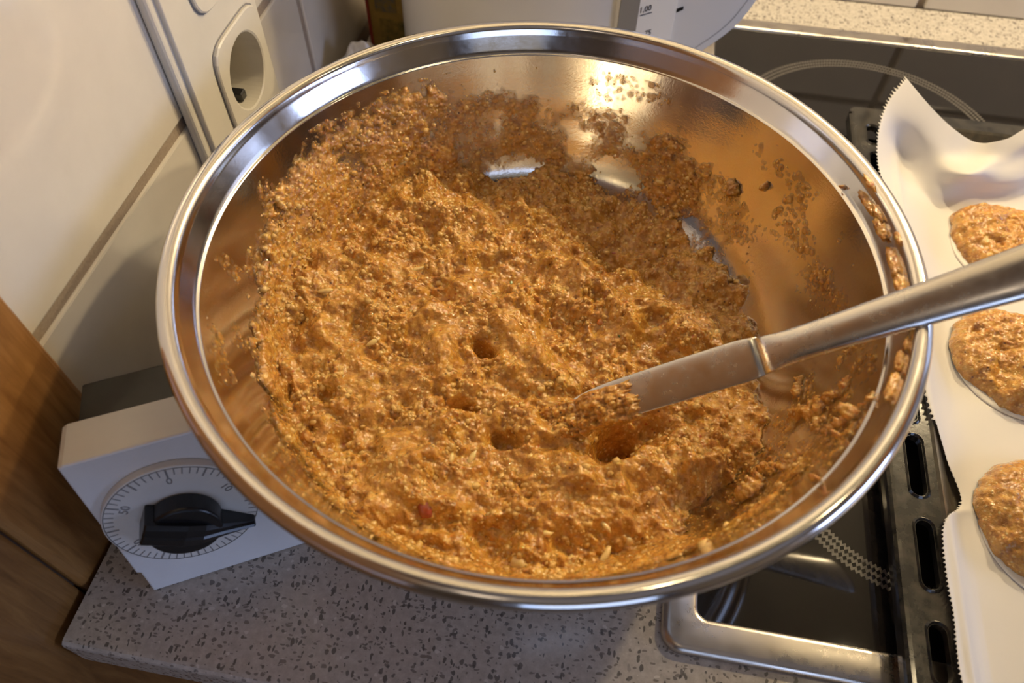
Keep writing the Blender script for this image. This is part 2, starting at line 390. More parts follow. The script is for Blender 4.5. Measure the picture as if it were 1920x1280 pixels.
for k, zc in enumerate((.098, .169)):
    yc = .3285; hw = .0275
    n = 48
    outer = []
    for i in range(n):      # rounded square sampled evenly by angle
        a = 2*math.pi*i/n; c, s_ = math.cos(a), math.sin(a); q = (abs(c)**5+abs(s_)**5)**(-1/5)
        outer.append((yc+hw*c*q, zc+hw*s_*q))
    circ = lambda r: [(yc+r*math.cos(2*math.pi*i/n), zc+r*math.sin(2*math.pi*i/n)) for i in range(n)]
    bm = bmesh.new(); loops = []
    for pts, z in ((outer, .0080), (outer, .0096), ([(yc+(a-yc)*.975, zc+(b-zc)*.975) for a, b in outer], .0102), (circ(.0208), .0102), (circ(.0198), .0096)):
        loops.append([bm.verts.new((a, b, z)) for a, b in pts])
    for A, B in zip(loops[:-1], loops[1:]):
        for i in range(n): bm.faces.new((A[i], A[(i+1) % n], B[(i+1) % n], B[i]))
    bm.transform(MW); ins = sp('socket_insert', bm, M['plastic'])
    # thin shadow gap round the insert
    bm = bmesh.new(); ring_face([(yc+(a-yc)*1.03, zc+(b-zc)*1.03) for a, b in outer], outer, .0083, bm); bm.transform(MW)
    g = sp('gap_line', bm, M['greyink'])
    bm = bmesh.new(); loops = []
    for pts, z in ((circ(.0198), .0096), (circ(.0194), -.0150)): loops.append([bm.verts.new((a, b, z)) for a, b in pts])
    for i in range(n): bm.faces.new((loops[0][i], loops[0][(i+1) % n], loops[1][(i+1) % n], loops[1][i]))
    bm.faces.new(loops[1]); bm.transform(MW)
    # the recess sits in a shallow raised collar so that it reads as a cup
    sp('recess', bm, M['plastic'])
    for dy in (-.0085, .0085):
        bm = prism([(yc+dy+.0026*math.cos(j*.785), zc+.0026*math.sin(j*.785)) for j in range(8)], .0004, MW@Matrix.Translation((0, 0, -.0149))); sp('pin_hole', bm, M['black'])
    for sg in (-1, 1):
        bm = box_bm(yc-.003, yc+.003, min(zc+sg*.0192, zc+sg*.0140), max(zc+sg*.0192, zc+sg*.0140), -.0145, .003, .0006, 1); bm.transform(MW@Matrix(((1,0,0,0),(0,1,0,0),(0,0,1,0),(0,0,0,1)))); sp('earth_clip', bm, M['black'] if sg < 0 else M['frame'])
    sp('socket_bar', box_bm_w(yc-.012, yc+.012, zc+.004, zc+.0052, -.0148, -.0125), M['plastic'])

def cut(o, cutters):
    for c in cutters:
        md = o.modifiers.new('b', 'BOOLEAN'); md.operation = 'DIFFERENCE'; md.solver = 'EXACT'; md.object = c
    dg = bpy.context.evaluated_depsgraph_get(); me = bpy.data.meshes.new_from_object(o.evaluated_get(dg))
    o.modifiers.clear(); old = o.data; o.data = me; bpy.data.meshes.remove(old)
cutters = []
for zc in (.098, .169):
    bm = prism([(.3285+.0199*math.cos(j*math.pi/24), zc+.0199*math.sin(j*math.pi/24)) for j in range(48)], .04, MW@Matrix.Translation((0, 0, -.0155)))
    c = from_bm('cutter', bm, M['plastic']); cutters.append(c)
bpy.context.view_layer.update()
for o in [o for o in bpy.data.objects if o.name.startswith(('tile', 'wall_left')) and o.type == 'MESH' and o.parent in (wl, None)]+[o for o in sk.children if o.name.startswith(('base_plate', 'bevel_frame'))]:
    b = [o.matrix_world@Vector(v) for v in o.bound_box]
    if min(v.x for v in b) > WX+.01 or max(v.y for v in b) < .30 or min(v.y for v in b) > .36 or max(v.z for v in b) < .07 or min(v.z for v in b) > .19: continue
    cut(o, cutters)
for c in cutters: me = c.data; bpy.data.objects.remove(c); bpy.data.meshes.remove(me)

# ------------------------------------------------------------------ kitchen timer, leaning in the corner
A0 = on_z(290, 1110, 0); B0 = on_z(576, 1020, 0)
ex = (B0-A0)/np.linalg.norm(B0-A0)
Ptl = on_plane(113, 875, A0, ex); up = (Ptl-A0); TH = np.linalg.norm(up); up = up/TH; TW = np.linalg.norm(B0-A0)
fwd = np.cross(ex, up)        # outward normal of the face (towards the cook)
MT = frame(A0, ex, up, fwd)   # local x along bottom edge, y up the face, z out of the face
ti = tag(empty('kitchen_timer', tuple(A0)), 'white kitchen timer with black pointer knob on worktop left of the bowl', 'timer')
def tp(name, bm, mt, smooth=False):
    o = from_bm(name, bm, mt, None, smooth); o.parent = ti; o.matrix_parent_inverse = Matrix.Translation(tuple(-A0)); return o
bk = -np.array([fwd[0], fwd[1], 0]); bk /= np.linalg.norm(bk)
tilt = math.asin(max(-1, min(1, float(up@bk))))
prof = [(0, .0165), (.0, .0), (TW, 0), (TW, TH), (0, TH)]
# front shell: plate with a stepped lower-left corner, then deep housing
tp('front_shell', prism([(0, .001), (TW, .001), (TW, TH-.0005), (.0005, TH), (-.0015, TH-.001), (-.0015, .0175), (.0, .0165)], .0225, MT@Matrix.Translation((0, 0, -.0225)), .0009, 2), M['timer'])
tp('back_body', prism([(.003, .007), (TW-.003, .007), (TW-.003, TH-.0035), (.003, TH-.0035)], .0255, MT@Matrix.Translation((0, 0, -.0480)), .0015, 2), M['timer_dark'])
def face(x, y):
    P = on_plane(x, y, A0, fwd)-A0; return float(P@ex), float(P@up)
DC = face(343, 952); DRr = abs(face(495, 965)[0]-DC[0])
DR = .0300
dl_ = lambda z: MT@Matrix.Translation((DC[0], DC[1], z))
def disc(r, n=96): return [(r*math.cos(2*math.pi*i/n), r*math.sin(2*math.pi*i/n)) for i in range(n)]
dial = tp('dial', prism(disc(DR), .0038, dl_(-.0002), .0007, 3), M['timer_dial'])
bm = bmesh.new(); ring_face(disc(DR-.0008), disc(DR-.00105), 0, bm); bm.transform(dl_(.00372))
o = from_bm('scale_ring', bm, M['ink'], dial)
PTR = math.degrees(math.atan2(face(497, 955)[1]-DC[1], face(497, 955)[0]-DC[0]))
zero = math.degrees(math.atan2(face(309, 868)[1]-DC[1], face(309, 868)[0]-DC[0]))
bm = bmesh.new()
for k in range(60):
    a = math.radians(zero-6*k); L = .0034 if k % 5 else .0046; wd = .00022 if k % 5 else .00036
    c, s_ = math.cos(a), math.sin(a)
    q = [(-wd, DR-.0012-L), (wd, DR-.0012-L), (wd, DR-.0012), (-wd, DR-.0012)]
    bm.faces.new([bm.verts.new((c*r-s_*tt, s_*r+c*tt, 0)) for tt, r in q][::-1])
bm.transform(dl_(.00374)); from_bm('tick_marks', bm, M['greyink'], dial)['kind'] = 'stuff'
for k in range(0, 60, 10):
    a = math.radians(zero-6*k); r = DR-.0080
    text('numeral', str(k), .0050, dl_(.00372)@Matrix.Translation((r*math.cos(a), r*math.sin(a), 0))@Matrix.Rotation(a-math.pi/2, 4, 'Z'), M['greyink'], dial)
KC = (DC[0]+.0005, DC[1]-.0005)
pa = math.radians(PTR)
MK = MT@Matrix.Translation((KC[0], KC[1], .0036))@Matrix.Rotation(pa, 4, 'Z')
knob = tp('knob', prism(disc(.0143, 64), .0090, MK, .0012, 3), M['black'])
bm = bmesh.new(); rings = []
for x, hw, h in ((-.0160, .0056, .0108), (-.0153, .0061, .0116), (0, .0064, .0120), (.0070, .0060, .0112), (.0160, .0038, .0080), (.0275, .0011, .0045), (.0281, .0005, .0040)):
    rings.append([bm.verts.new(p) for p in ((x, -hw, 0), (x, -hw, h-.0012), (x, -hw*.72, h), (x, -.0008, h+.0002), (x, 0, h+.0010), (x, .0008, h+.0002), (x, hw*.72, h), (x, hw, h-.0012), (x, hw, 0))])
for A, B in zip(rings[:-1], rings[1:]):
    for i in range(8): bm.faces.new((A[i], A[i+1], B[i+1], B[i]))
bm.faces.new(rings[0]); bm.faces.new(rings[-1][::-1]); bmesh.ops.recalc_face_normals(bm, faces=bm.faces[:])
bm.transform(MK); from_bm('grip_bar', bm, M['black'], knob)

# ------------------------------------------------------------------ cooktop
ct = tag(empty('cooktop', (.35, .35, 0)), 'black glass cooktop with steel frame set in the worktop', 'cooktop')
CTI = Matrix.Translation((-.35, -.35, 0))
def kp(name, bm, mt, smooth=False):
    o = from_bm(name, bm, mt, None, smooth); o.parent = ct; o.matrix_parent_inverse = CTI; return o
bm = bmesh.new(); loops = []
x0, x1, y0, y1 = CT['x0'], CT['x1'], CT['y0'], CT['y1']
for d, z, r in ((0, .0002, .009), (.0, .0022, .009), (.0006, .0036, .009), (.0018, .0046, .008), (.0035, .0050, .007), (.0130, .0054, .006), (.0144, .0052, .0055), (.0152, .0044, .005), (.0152, .0030, .005)):
    loops.append([bm.verts.new((x, y, z)) for x, y in rrect(x0+d, x1-d, y0+d, y1-d, r, 8)])
for A, B in zip(loops[:-1], loops[1:]):
    for i in range(len(A)): bm.faces.new((A[i], A[(i+1) % len(A)], B[(i+1) % len(A)], B[i]))
kp('steel_frame', bm, M['frame'], True)
kp('glass_plate', prism(rrect(x0+.0148, x1-.0148, y0+.0148, y1-.0148, .005, 8), .006, Matrix.Translation((0, 0, -.0022)), .0003, 1), M['glass'])
GZ = .00384
def zone(cx, cy, r, wd, n=150):
    bm = bmesh.new()
    for row, off in ((0, 0), (1, .5), (2, 0)):
        for i in range(n):        # chevron print
            a = 2*math.pi*(i+off)/n; da = 2*math.pi/n
            rr = r-wd/2+wd*row/3; p = []
            for u, v in ((-.5, 0), (0, .16), (.5, 0), (.5, .20), (0, .36), (-.5, .20)):
                p.append((cx+(rr+v*wd*.95)*math.cos(a+u*da), cy+(rr+v*wd*.95)*math.sin(a+u*da), GZ))
            bm.faces.new([bm.verts.new(q) for q in p][::-1])
    o = kp('heating_zone_print', bm, M['print']); o['kind'] = 'stuff'
zone(.176, .463, .090, .0100, 260); zone(.178, .212, .0735, .0100, 200); zone(.47, .47, .07, .005, 130); zone(.48, .21, .09, .005, 170)

# ------------------------------------------------------------------ baking tray with slotted flange
bt = tag(empty('baking_tray', (.35, .28, .004)), 'black enamel baking tray with slotted rim on the cooktop', 'tray')
BTI = Matrix.Translation((-.35, -.28, -.004))
def bp(name, bm, mt, smooth=False):
    o = from_bm(name, bm, mt, None, smooth); o.parent = bt; o.matrix_parent_inverse = BTI; return o
TL = (.1495, .1590)     # left rim x at front (y .05) and back (y .474)
def txl(y): return TL[0]+(TL[1]-TL[0])*(y-.05)/.424
TY0, TY1 = .040, .4745; ZF = .0205; FW = .0228
slots = [(.436, .455), (.3995, .4260), (.352, .386), (.312, .339), (.2620, .2950), (.2200, .2480), (.1795, .2120), (.1350, .1670), (.0960, .1200), (.052, .080)]
bm = bmesh.new()
def q(*pts): return bm.faces.new([bm.verts.new(p) for p in pts])
# flange surface with slot holes, slot walls and raised beads
sx0, sx1 = .0100, .0178
def fl(u, y, z=ZF): return (txl(y)+u, y, z)
ys = sorted(set([TY0]+[v for s_ in slots for v in s_]+[TY1-.006]))
hs = [s_ for s_ in slots]
prev = TY0
NS = 10
for (a, b) in sorted(slots)+[(TY1-.006, None)]:
    q(fl(.003, prev), fl(FW, prev), fl(FW, a), fl(.003, a))
    if b is None: break
    r = (sx1-sx0)/2; cxm = (sx0+sx1)/2
    hole = [(cxm+r*math.cos(t), a+r+r*math.sin(t)) for t in np.linspace(math.pi, 2*math.pi, NS)]+[(cxm+r*math.cos(t), b-r+r*math.sin(t)) for t in np.linspace(0, math.pi, NS)]
    # outer rectangle sampled to match
    out = [(.003, a)]+[(.003+(FW-.003)*(i/(NS-1)), a) for i in range(1, NS-1)]+[(FW, a)]+[(FW, b)]+[(FW-(FW-.003)*(i/(NS-1)), b) for i in range(1, NS-1)]+[(.003, b)]
    n = len(hole)
    for i in range(n):
        j = (i+1) % n
        if out[i] == out[j]: continue
        q(fl(*out[i]), fl(*out[j]), fl(*hole[j]), fl(*hole[i]))
        q(fl(*hole[i]), fl(*hole[j]), fl(hole[j][0], hole[j][1], ZF-.004), fl(hole[i][0], hole[i][1], ZF-.004))
        # bead round the slot
        c0 = ((hole[i][0]-cxm)*1.35+cxm, (hole[i][1]-(a+b)/2)*(1+.0035/(b-a))+(a+b)/2); c1 = ((hole[j][0]-cxm)*1.35+cxm, (hole[j][1]-(a+b)/2)*(1+.0035/(b-a))+(a+b)/2)
        mm = lambda p, h: ((p[0]+h[0])/2, (p[1]+h[1])/2)
        m0, m1 = mm(c0, hole[i]), mm(c1, hole[j])
        q(fl(*c0, ZF+.00005), fl(*c1, ZF+.00005), fl(*m1, ZF+.0011), fl(*m0, ZF+.0011))
        q(fl(*m0, ZF+.0011), fl(*m1, ZF+.0011), fl(*hole[j], ZF-.0003), fl(*hole[i], ZF-.0003))
    prev = b
# outer rolled lip
for (u0, z0), (u1, z1) in zip([(.003, ZF), (.0015, ZF-.0004), (.0003, ZF-.0018), (0, ZF-.004), (.0002, ZF-.0085)][:-1], [(.003, ZF), (.0015, ZF-.0004), (.0003, ZF-.0018), (0, ZF-.004), (.0002, ZF-.0085)][1:]):
    q(fl(u1, TY0, z1), fl(u0, TY0, z0), fl(u0, TY1-.006, z0), fl(u1, TY1-.006, z1))
# far end of the flange (rounded corner) and far flange
arc = [(.003+.0*0, 0)]
XR = .60
def far(u, d, z): return (txl(TY1)+u, TY1-d, z)
cr = []
for i in range(7):
    t = math.pi/2*i/6; cr.append((.006-.006*math.cos(t), .006-.006*math.sin(t)))
top = [far(u, d, ZF) for u, d in cr]
for a_, b_ in zip(top[:-1], top[1:]): q(far(FW, .006, ZF), a_, b_)
for a_, b_ in zip(top[:-1], top[1:]): q((a_[0], a_[1], ZF), (a_[0], a_[1], ZF-.0085), (b_[0], b_[1], ZF-.0085), (b_[0], b_[1], ZF))
q(far(FW, .006, ZF), far(.006, 0, ZF), (XR, TY1, ZF), (XR, TY1-.006, ZF))
q((XR, TY1, ZF), far(.006, 0, ZF), far(.006, 0, ZF-.0085), (XR, TY1, ZF-.0085))
q(far(FW, .006, ZF), far(FW, .0115, ZF), (XR, TY1-.0115, ZF), (XR, TY1-.006, ZF))
q((txl(TY0)+.003, TY0, ZF), (txl(TY0)+.003, TY0-.012, ZF), (XR, TY0-.012, ZF), (XR, TY0, ZF))
q((txl(TY0)+.003, TY0-.012, ZF), (txl(TY0)+.003, TY0-.012, ZF-.008), (XR, TY0-.012, ZF-.008), (XR, TY0-.012, ZF))
q((txl(TY0), TY0, ZF-.004), (txl(TY0)+.003, TY0-.012, ZF-.004), (txl(TY0)+.003, TY0-.012, ZF), (txl(TY0)+.003, TY0, ZF))
bp('slotted_rim', bm, M['enamel'])
bm = bmesh.new()
zb = .0067
xi = txl(TY1)+FW
# raised inner ridge, sloping side wall and floor
for (u0, z0), (u1, z1) in zip([(FW, ZF), (FW+.0012, ZF+.0012), (FW+.0026, ZF), (FW+.0100, .0110), (FW+.013, .0080), (FW+.0165, zb)][:-1], [(FW, ZF), (FW+.0012, ZF+.0012), (FW+.0026, ZF), (FW+.0100, .0110), (FW+.013, .0080), (FW+.0165, zb)][1:]):
    q(fl(u0, TY0, z0), fl(u1, TY0, z1), fl(u1, TY1-.0115-(u1-FW), z1), fl(u0, TY1-.0115-(u0-FW), z0))
    ya = lambda u: TY1-.0115-(u-FW)
    q((txl(ya(u0))+u0, ya(u0), z0), (txl(ya(u1))+u1, ya(u1), z1), (XR, ya(u1), z1), (XR, ya(u0), z0))
q(fl(FW+.0165, TY0, zb), (XR, TY0, zb), (XR, TY1-.028, zb), fl(FW+.0165, TY1-.028, zb))
q(fl(FW+.0165, TY0, .0058), fl(FW+.0165, TY1-.028, .0058), (XR, TY1-.028, .0058), (XR, TY0, .0058))
q((txl(TY0)+FW, TY0, ZF), (txl(TY0)+FW+.0165, TY0+.016, zb), (XR, TY0+.016, zb), (XR, TY0, ZF))
bp('tray_pan', bm, M['enamel2'])

# ------------------------------------------------------------------ baking paper
rows = [
 [(1700,147,.060),(1745,200,.050),(1790,243,.041),(1832,267,.036),(1882,262,.041),(1995,232,.050)],
 [(1664,195,.050),(1712,235,.041),(1760,275,.034),(1815,296,.031),(1880,286,.036),(2000,265,.044)],
 [(1647,255,.040),(1690,285,.024),(1745,312,.025),(1815,326,.033),(1880,308,.032),(2000,290,.036)],
 [(1650,320,.031),(1698,338,.017),(1755,358,.017),(1818,345,.023),(1890,338,.026),(2005,325,.027)],
 [(1678,385,.0262),(1728,400,.0150),(1775,400,.0110),(1835,385,.0125),(1905,375,.0140),(2015,365,.015)],
 [(1700,470,.0240),(1752,480,.0110),(1800,480,.0088),(1860,470,.0088),(1920,465,.0088),(2030,455,.0088)],
 [(1718,600,.0235),(1765,600,.0095),(1815,600,.0088),(1875,600,.0088),(1935,600,.0088),(2045,600,.0088)],
 [(1738,750,.0225),(1785,750,.0095),(1835,750,.0088),(1895,750,.0088),(1950,750,.0088),(2060,750,.0088)],
 [(1770,850,.0155),(1812,850,.0095),(1855,850,.0088),(1905,850,.0088),(1960,850,.0088),(2065,850,.0088)],
 [(1803,940,.0110),(1832,940,.0092),(1865,940,.0088),(1915,940,.0088),(1970,940,.0088),(2070,940,.0088)],
 [(1771,978,.0225),(1806,978,.0120),(1855,978,.0088),(1915,978,.0088),(1975,978,.0088),(2080,978,.0088)],
 [(1773,1060,.0235),(1812,1060,.0120),(1855,1060,.0088),(1920,1060,.0088),(1980,1060,.0088),(2090,1060,.0088)],
 [(1788,1150,.0235),(1825,1150,.0110),(1865,1150,.0088),(1925,1150,.0088),(1985,1150,.0088),(2100,1150,.0088)],
 [(1797,1240,.0235),(1835,1240,.0110),(1875,1240,.0088),(1935,1240,.0088),(2000,1240,.0088),(2110,1240,.0088)],
 [(1815,1330,.0235),(1850,1330,.0110),(1890,1330,.0088),(1945,1330,.0088),(2010,1330,.0088),(2120,1330,.0088)]]
CPT = np.array([[on_z(*p) for p in r] for r in rows])
CPT[-1, :, 1] = np.maximum(CPT[-1, :, 1], .062)
CPT = np.concatenate([CPT, CPT[:, -1:]+np.array([.11, 0, 0])], 1); CPT[:, -1, 2] = np.maximum(.0092, CPT[:, -1, 2]*.6)
def catmull(P, ts):
    n = len(P); out = []
    for t in ts:
        i = min(int(t), n-2); f = t-i
        p0 = P[max(i-1, 0)]; p1 = P[i]; p2 = P[i+1]; p3 = P[min(i+2, n-1)]
        k = .5
        out.append(p1+(-k*p0+k*p2)*f+(2*k*p0+(k-3)*p1+(3-2*k)*p2-k*p3)*f*f+(-k*p0+(2-k)*p1+(k-2)*p2+k*p3)*f**3)
    return np.array(out)
NU, NV = 79, 421
g1 = catmull(CPT, np.linspace(0, len(rows)-1, NV))
g2 = np.array([catmull(r, np.linspace(0, 6, NU)) for r in g1])
for j in range(NV):          # serrated cut edge
    d = g2[j, 0]-g2[j, 1]; d /= np.linalg.norm(d)
    row_t = j/(NV-1)*(len(rows)-1)
    amp = .0019*(.6+.8*rng.random()) if not (7.4 < row_t < 9) else .0006
    if j % 3 == 1: g2[j, 0] += d*amp
    elif row_t > 9.1 and row_t < 10: g2[j, 0] += d*.0008*rng.random()
uu_ = g2[..., 0]-(TL[0]+(TL[1]-TL[0])*(g2[..., 1]-.05)/.424)
trayz = np.interp(uu_, [FW-.05, FW-.001, FW+.0012, FW+.003, FW+.0100, FW+.013, FW+.0165], [ZF, ZF, ZF+.0012, ZF+.0004, .0114, .0085, .0067])+.0012
PZ = g2[..., 2]; PZ[:] = np.maximum(PZ, trayz)+.0012*np.exp(-np.abs(PZ-trayz)/.0015); PZ += .0003*(fbm(g2[..., 0]*60, g2[..., 1]*60, 3)-.5)
V = g2.reshape(-1, 3)
Fc = [(a*NU+b, a*NU+b+1, (a+1)*NU+b+1, (a+1)*NU+b) for a in range(NV-1) for b in range(NU-1)]
me = bpy.data.meshes.new('baking_paper'); me.from_pydata(V.tolist(), [], Fc); me.flip_normals()
pp = link('baking_paper', me, M['paper'], None, True)
sm = pp.modifiers.new('thick', 'SOLIDIFY'); sm.thickness = .00012
tag(pp, 'white baking paper sheet with serrated left edge and curled far corner in tray', 'baking paper')

# ------------------------------------------------------------------ patties on wafers
def blob_mesh(R, Hh, seed, ir=1.0, pull=()):
    n, mR = 150, 60; V = []; 
    ang = np.linspace(0, 2*np.pi, n, endpoint=False)
    out = 1+.10*ir*(fbm(np.cos(ang)*1.3+7, np.sin(ang)*1.3+3, seed)-.5)*2+.07*ir*(fbm(np.cos(ang)*5, np.sin(ang)*5, seed+3)-.5)*2
    for a0, wd, am in pull: out = out+am*np.exp(-((ang-a0+np.pi) % (2*np.pi)-np.pi)**2/wd**2)
    rr = np.linspace(0, 1, mR); a, r = np.meshgrid(ang, rr)
    o = np.broadcast_to(out, a.shape)
    x = R*o*r*np.cos(a); y = R*o*r*np.sin(a)
    # rounded edge profile
    t = np.clip(r, 0, 1); z = Hh*(1-np.clip((t-.35)/.65, 0, 1)**2.6)**.62
    z = z*(.82+.5*(fbm(x*55+seed, y*55, seed, 3)-.5)*1.6)
    x = x*(1+.02*np.sin(z*400)); bmp = .0015*worley(x*260+seed, y*260, seed)+.0008*worley(x*620, y*620+seed, seed+4)+.0050*(fbm(x*130, y*130, seed+9, 4)-.5)
    z = z+bmp*np.clip((1-t)*9, 0, 1)
    z[-1] = 0
    P = np.stack([x, y, z], -1).reshape(-1, 3)
    Fc = [(j*n+i, j*n+(i+1) % n, (j+1)*n+(i+1) % n, (j+1)*n+i) for j in range(mR-1) for i in range(n)]
    me = bpy.data.meshes.new('blob'); me.from_pydata(P.tolist(), [], Fc); return me
def nugget(name, loc, size, mt, parent, seed=0, rot=None):
    bm = bmesh.new(); bmesh.ops.create_icosphere(bm, subdivisions=2, radius=1)
    r = random.Random(seed)
    for v in bm.verts: v.co *= 1+.42*(r.random()-.5)
    mm = Matrix.Diagonal((*size, 1)); R = Matrix.Rotation(rot if rot is not None else r.random()*6.3, 4, 'Z')@Matrix.Rotation(r.uniform(-.3, .3), 4, 'X')
    bm.transform(Matrix.Translation(loc)@R@mm)
    return from_bm(name, bm, mt, parent, True)
ZW = .0094
pat = [(.2480, .3640, .0330, .0145, 11, 'farthest nut cookie patty on paper, partly behind the knife handle', [(2.5, .25, .10)]),
       (.2350, .2755, .0335, .0135, 23, 'middle nut cookie patty with red fruit, between knife handle and nearest patty', [(2.2, .4, .05)]),
       (.2310, .1780, .0345, .0135, 37, 'nearest nut cookie patty, at the lower right of the baking paper', [(2.6, .5, .04)])]
wl_ = ['white round wafer under the farthest nut cookie patty', 'white round wafer under the middle nut cookie patty', 'white round wafer under the nearest nut cookie patty']
for k, (x, y, R, Hh, sd, lb, pull) in enumerate(pat):
    me = lathe([(.0001, .0012), (.0335, .0013), (.0347, .0010), (.0350, .0005), (.0346, 0), (.0001, 0)], 64)
    wf = link('wafer', me, M['wafer'], None, True); wf.location = (x+.0012, y-.0025, ZW); tag(wf, wl_[k], 'wafer', 'wafers under the patties')
    p = link('cookie_patty', blob_mesh(R, Hh, sd, 1., pull), M['batter'], None, True); p.location = (x, y, ZW+.0012)
    tag(p, lb, 'patty', 'nut cookie patties on the baking paper')
    if k == 1: nugget('fruit_piece', (-.0040, -.0215, .0095), (.005, .0035, .0018), M['fruit'], p, 3)
    if k == 1: nugget('peel_piece', (-.0010, -.004, .0125), (.003, .002, .0015), M['nut'], p, 4)
    if k == 0: nugget('fruit_piece', (.010, -.010, .0125), (.003, .002, .0015), M['fruit'], p, 5)

# ------------------------------------------------------------------ mixing bowl
BC = (-.0215, .2129)
bw = tag(empty('mixing_bowl', (BC[0], BC[1], 0)), 'large stainless steel mixing bowl with rolled rim full of nut batter', 'bowl')
PROF = np.array([(0, .0060), (.030, .0062), (.055, .0075), (.075, .0150), (.097, .0310), (.115, .0520), (.1250, .0750), (.1316, .0950), (.1356, .1085), (.1373, .1145)])
# smooth profile
def resample(P, n):
    Q = catmull(P, np.linspace(0, len(P)-1, n)); return Q
PIN = resample(PROF, 70)
inner = [(max(r, .0002), z) for r, z in PIN]
th_ = .0011
tn = np.gradient(PIN, axis=0); tn /= np.linalg.norm(tn, axis=1, keepdims=True)
outer = [(max(r+th_*b, .0002), z-th_*a) for (r, z), (a, b) in zip(PIN, tn)]
outer = [(r, max(z, .0006)) for r, z in outer]
me = lathe(outer[::-1]+inner, 256, closed=False); o = link('basin', me, M['bowl'], bw, True)
rimp = [(.1373, .1145), (.1376, .1150), (.1381, .1151), (.1385, .1156), (.1393, .1172), (.1408, .1204), (.1420, .1229), (.1425, .1240)]
for i in range(15):
    a = math.radians(160-i*20); rimp.append((.1463+.0037*math.cos(a), .1243+.0037*math.sin(a)))
rimp += [(.1418, .1180), (.1395, .1135), (.1373, .1145)]
me = lathe(rimp, 256); o = link('rolled_rim', me, M['rim'], bw, True)

# ------------------------------------------------------------------ batter
NA, NR = 1500, 430
prof2 = np.vstack([PIN, np.array([(.1380, .1151), (.1386, .1158), (.1396, .1179), (.1420, .1229)])])
sl = np.r_[0, np.cumsum(np.linalg.norm(np.diff(prof2, axis=0), axis=1))]
st = sl[-1]*np.linspace(0, 1, NR)**.93
pr_ = np.interp(st, sl, prof2[:, 0]); pz_ = np.interp(st, sl, prof2[:, 1])
tg = np.stack([np.gradient(pr_), np.gradient(pz_)], 1); tg /= np.linalg.norm(tg, axis=1, keepdims=True)
k_ = np.ones(9)/9
tg = np.stack([np.convolve(np.pad(tg[:, i], 4, mode='edge'), k_, 'valid') for i in (0, 1)], 1); tg /= np.linalg.norm(tg, axis=1, keepdims=True)
ang = np.linspace(-np.pi, np.pi, NA, endpoint=False)
A_, Rr = np.meshgrid(ang, pr_); Zb = np.broadcast_to(pz_[:, None], A_.shape); S_ = np.broadcast_to(st[:, None], A_.shape)
X = Rr*np.cos(A_); Y = Rr*np.sin(A_); Xw = X+BC[0]; Yw = Y+BC[1]
deg = np.degrees(A_)
# --- mass surface in plan
def bumpat(px, py, amp, s1, s2=None, rot=0, z=.052, sharp=2.):
    P = on_z(px, py, z); s2 = s2 or s1; c, s_ = math.cos(math.radians(rot)), math.sin(math.radians(rot))
    dx = Xw-P[0]; dy = Yw-P[1]; u = (dx*c+dy*s_)/s1; v = (-dx*s_+dy*c)/s2
    return amp*np.exp(-(np.sqrt(u*u+v*v)**sharp))
terr = .0490-.055*X*np.clip(1, 0, 1)-.070*np.clip(-Y-.03, 0, 1)*-1
terr = terr+.10*np.clip(-X-.05, 0, 1)+.05*np.clip(Y-.05, 0, 1)*0
wx = X+.006*(fbm(X*40, Y*40, 5)-.5); wy = Y+.006*(fbm(X*40+9, Y*40, 6)-.5)
rdg = 1-np.abs(fbm(wx*34+5, wy*48, 24, 3)-.5)*5; terr = terr+.016*(fbm(wx*26, wy*26, 21, 3)-.5)+.012*(fbm(wx*70, wy*70, 22, 3)-.5)+.0030*np.clip(rdg, -.6, 1)+.0030*(fbm(wx*160, wy*160, 23, 3)-.5)
for args in [(830,640,.006,.034,.026,0), (1170,440,-.010,.036,.022,-15), (975,640,.0075,.022,.0075,-30), (905,585,.004,.010,.006,0),
             (905,655,-.011,.0060,.0035,-30,.052,4), (815,545,-.005,.010,.006,-40), (1040,590,-.008,.022,.0075,-45), (1120,540,.006,.020,.007,-35),
             (1240,610,.006,.030,.012,-25), (1090,690,-.006,.016,.010,-30), (868,768,-.010,.0058,.0030,0,.052,4), (948,828,-.009,.0060,.0038,-10,.052,4),
             (607,737,-.006,.0036,.003,0,.060,3), (1150,845,-.020,.0125,.0085,60,.045,5), (1215,800,-.012,.012,.006,30), (1020,870,.006,.018,.014,0), (960,790,.0045,.016,.008,0),
             (1080,900,.004,.008,.010,0), (1270,880,.009,.022,.0085,28), (1350,830,.004,.016,.012,0), (1330,940,-.009,.018,.010,35), (1190,960,.005,.018,.010,15), (780,870,.004,.020,.012,0),
             (690,600,.004,.012,.006,-30), (640,520,.003,.014,.008,-20), (1420,770,.003,.014,.010,0), (860,1010,-.003,.020,.006,-10),(1000,960,.004,.02,.008,10),
             (1180,620,.004,.006,.006,0),(1310,610,.004,.008,.007,0),(940,610,.0035,.005,.005,0),(1000,680,.003,.006,.005,0),(1190,480,-.004,.02,.006,-20),(780,690,-.004,.016,.004,-35),(850,720,.004,.018,.005,-20)]:
    terr = terr+bumpat(*args)
g1_ = worley(wx*170, wy*170, 31); g2_ = worley(wx*330+3, wy*330, 32); g3_ = worley(wx*640, wy*640+2, 33)
clump = np.clip((fbm(X*90, Y*90, 41, 3)-.42)*4, 0, 1)
detail = .0030*g1_*clump+.0018*g2_*(.08+.92*clump)+.0003*g3_*clump+.0010*(fbm(X*330, Y*330, 44, 2)-.5)
terr = terr+detail
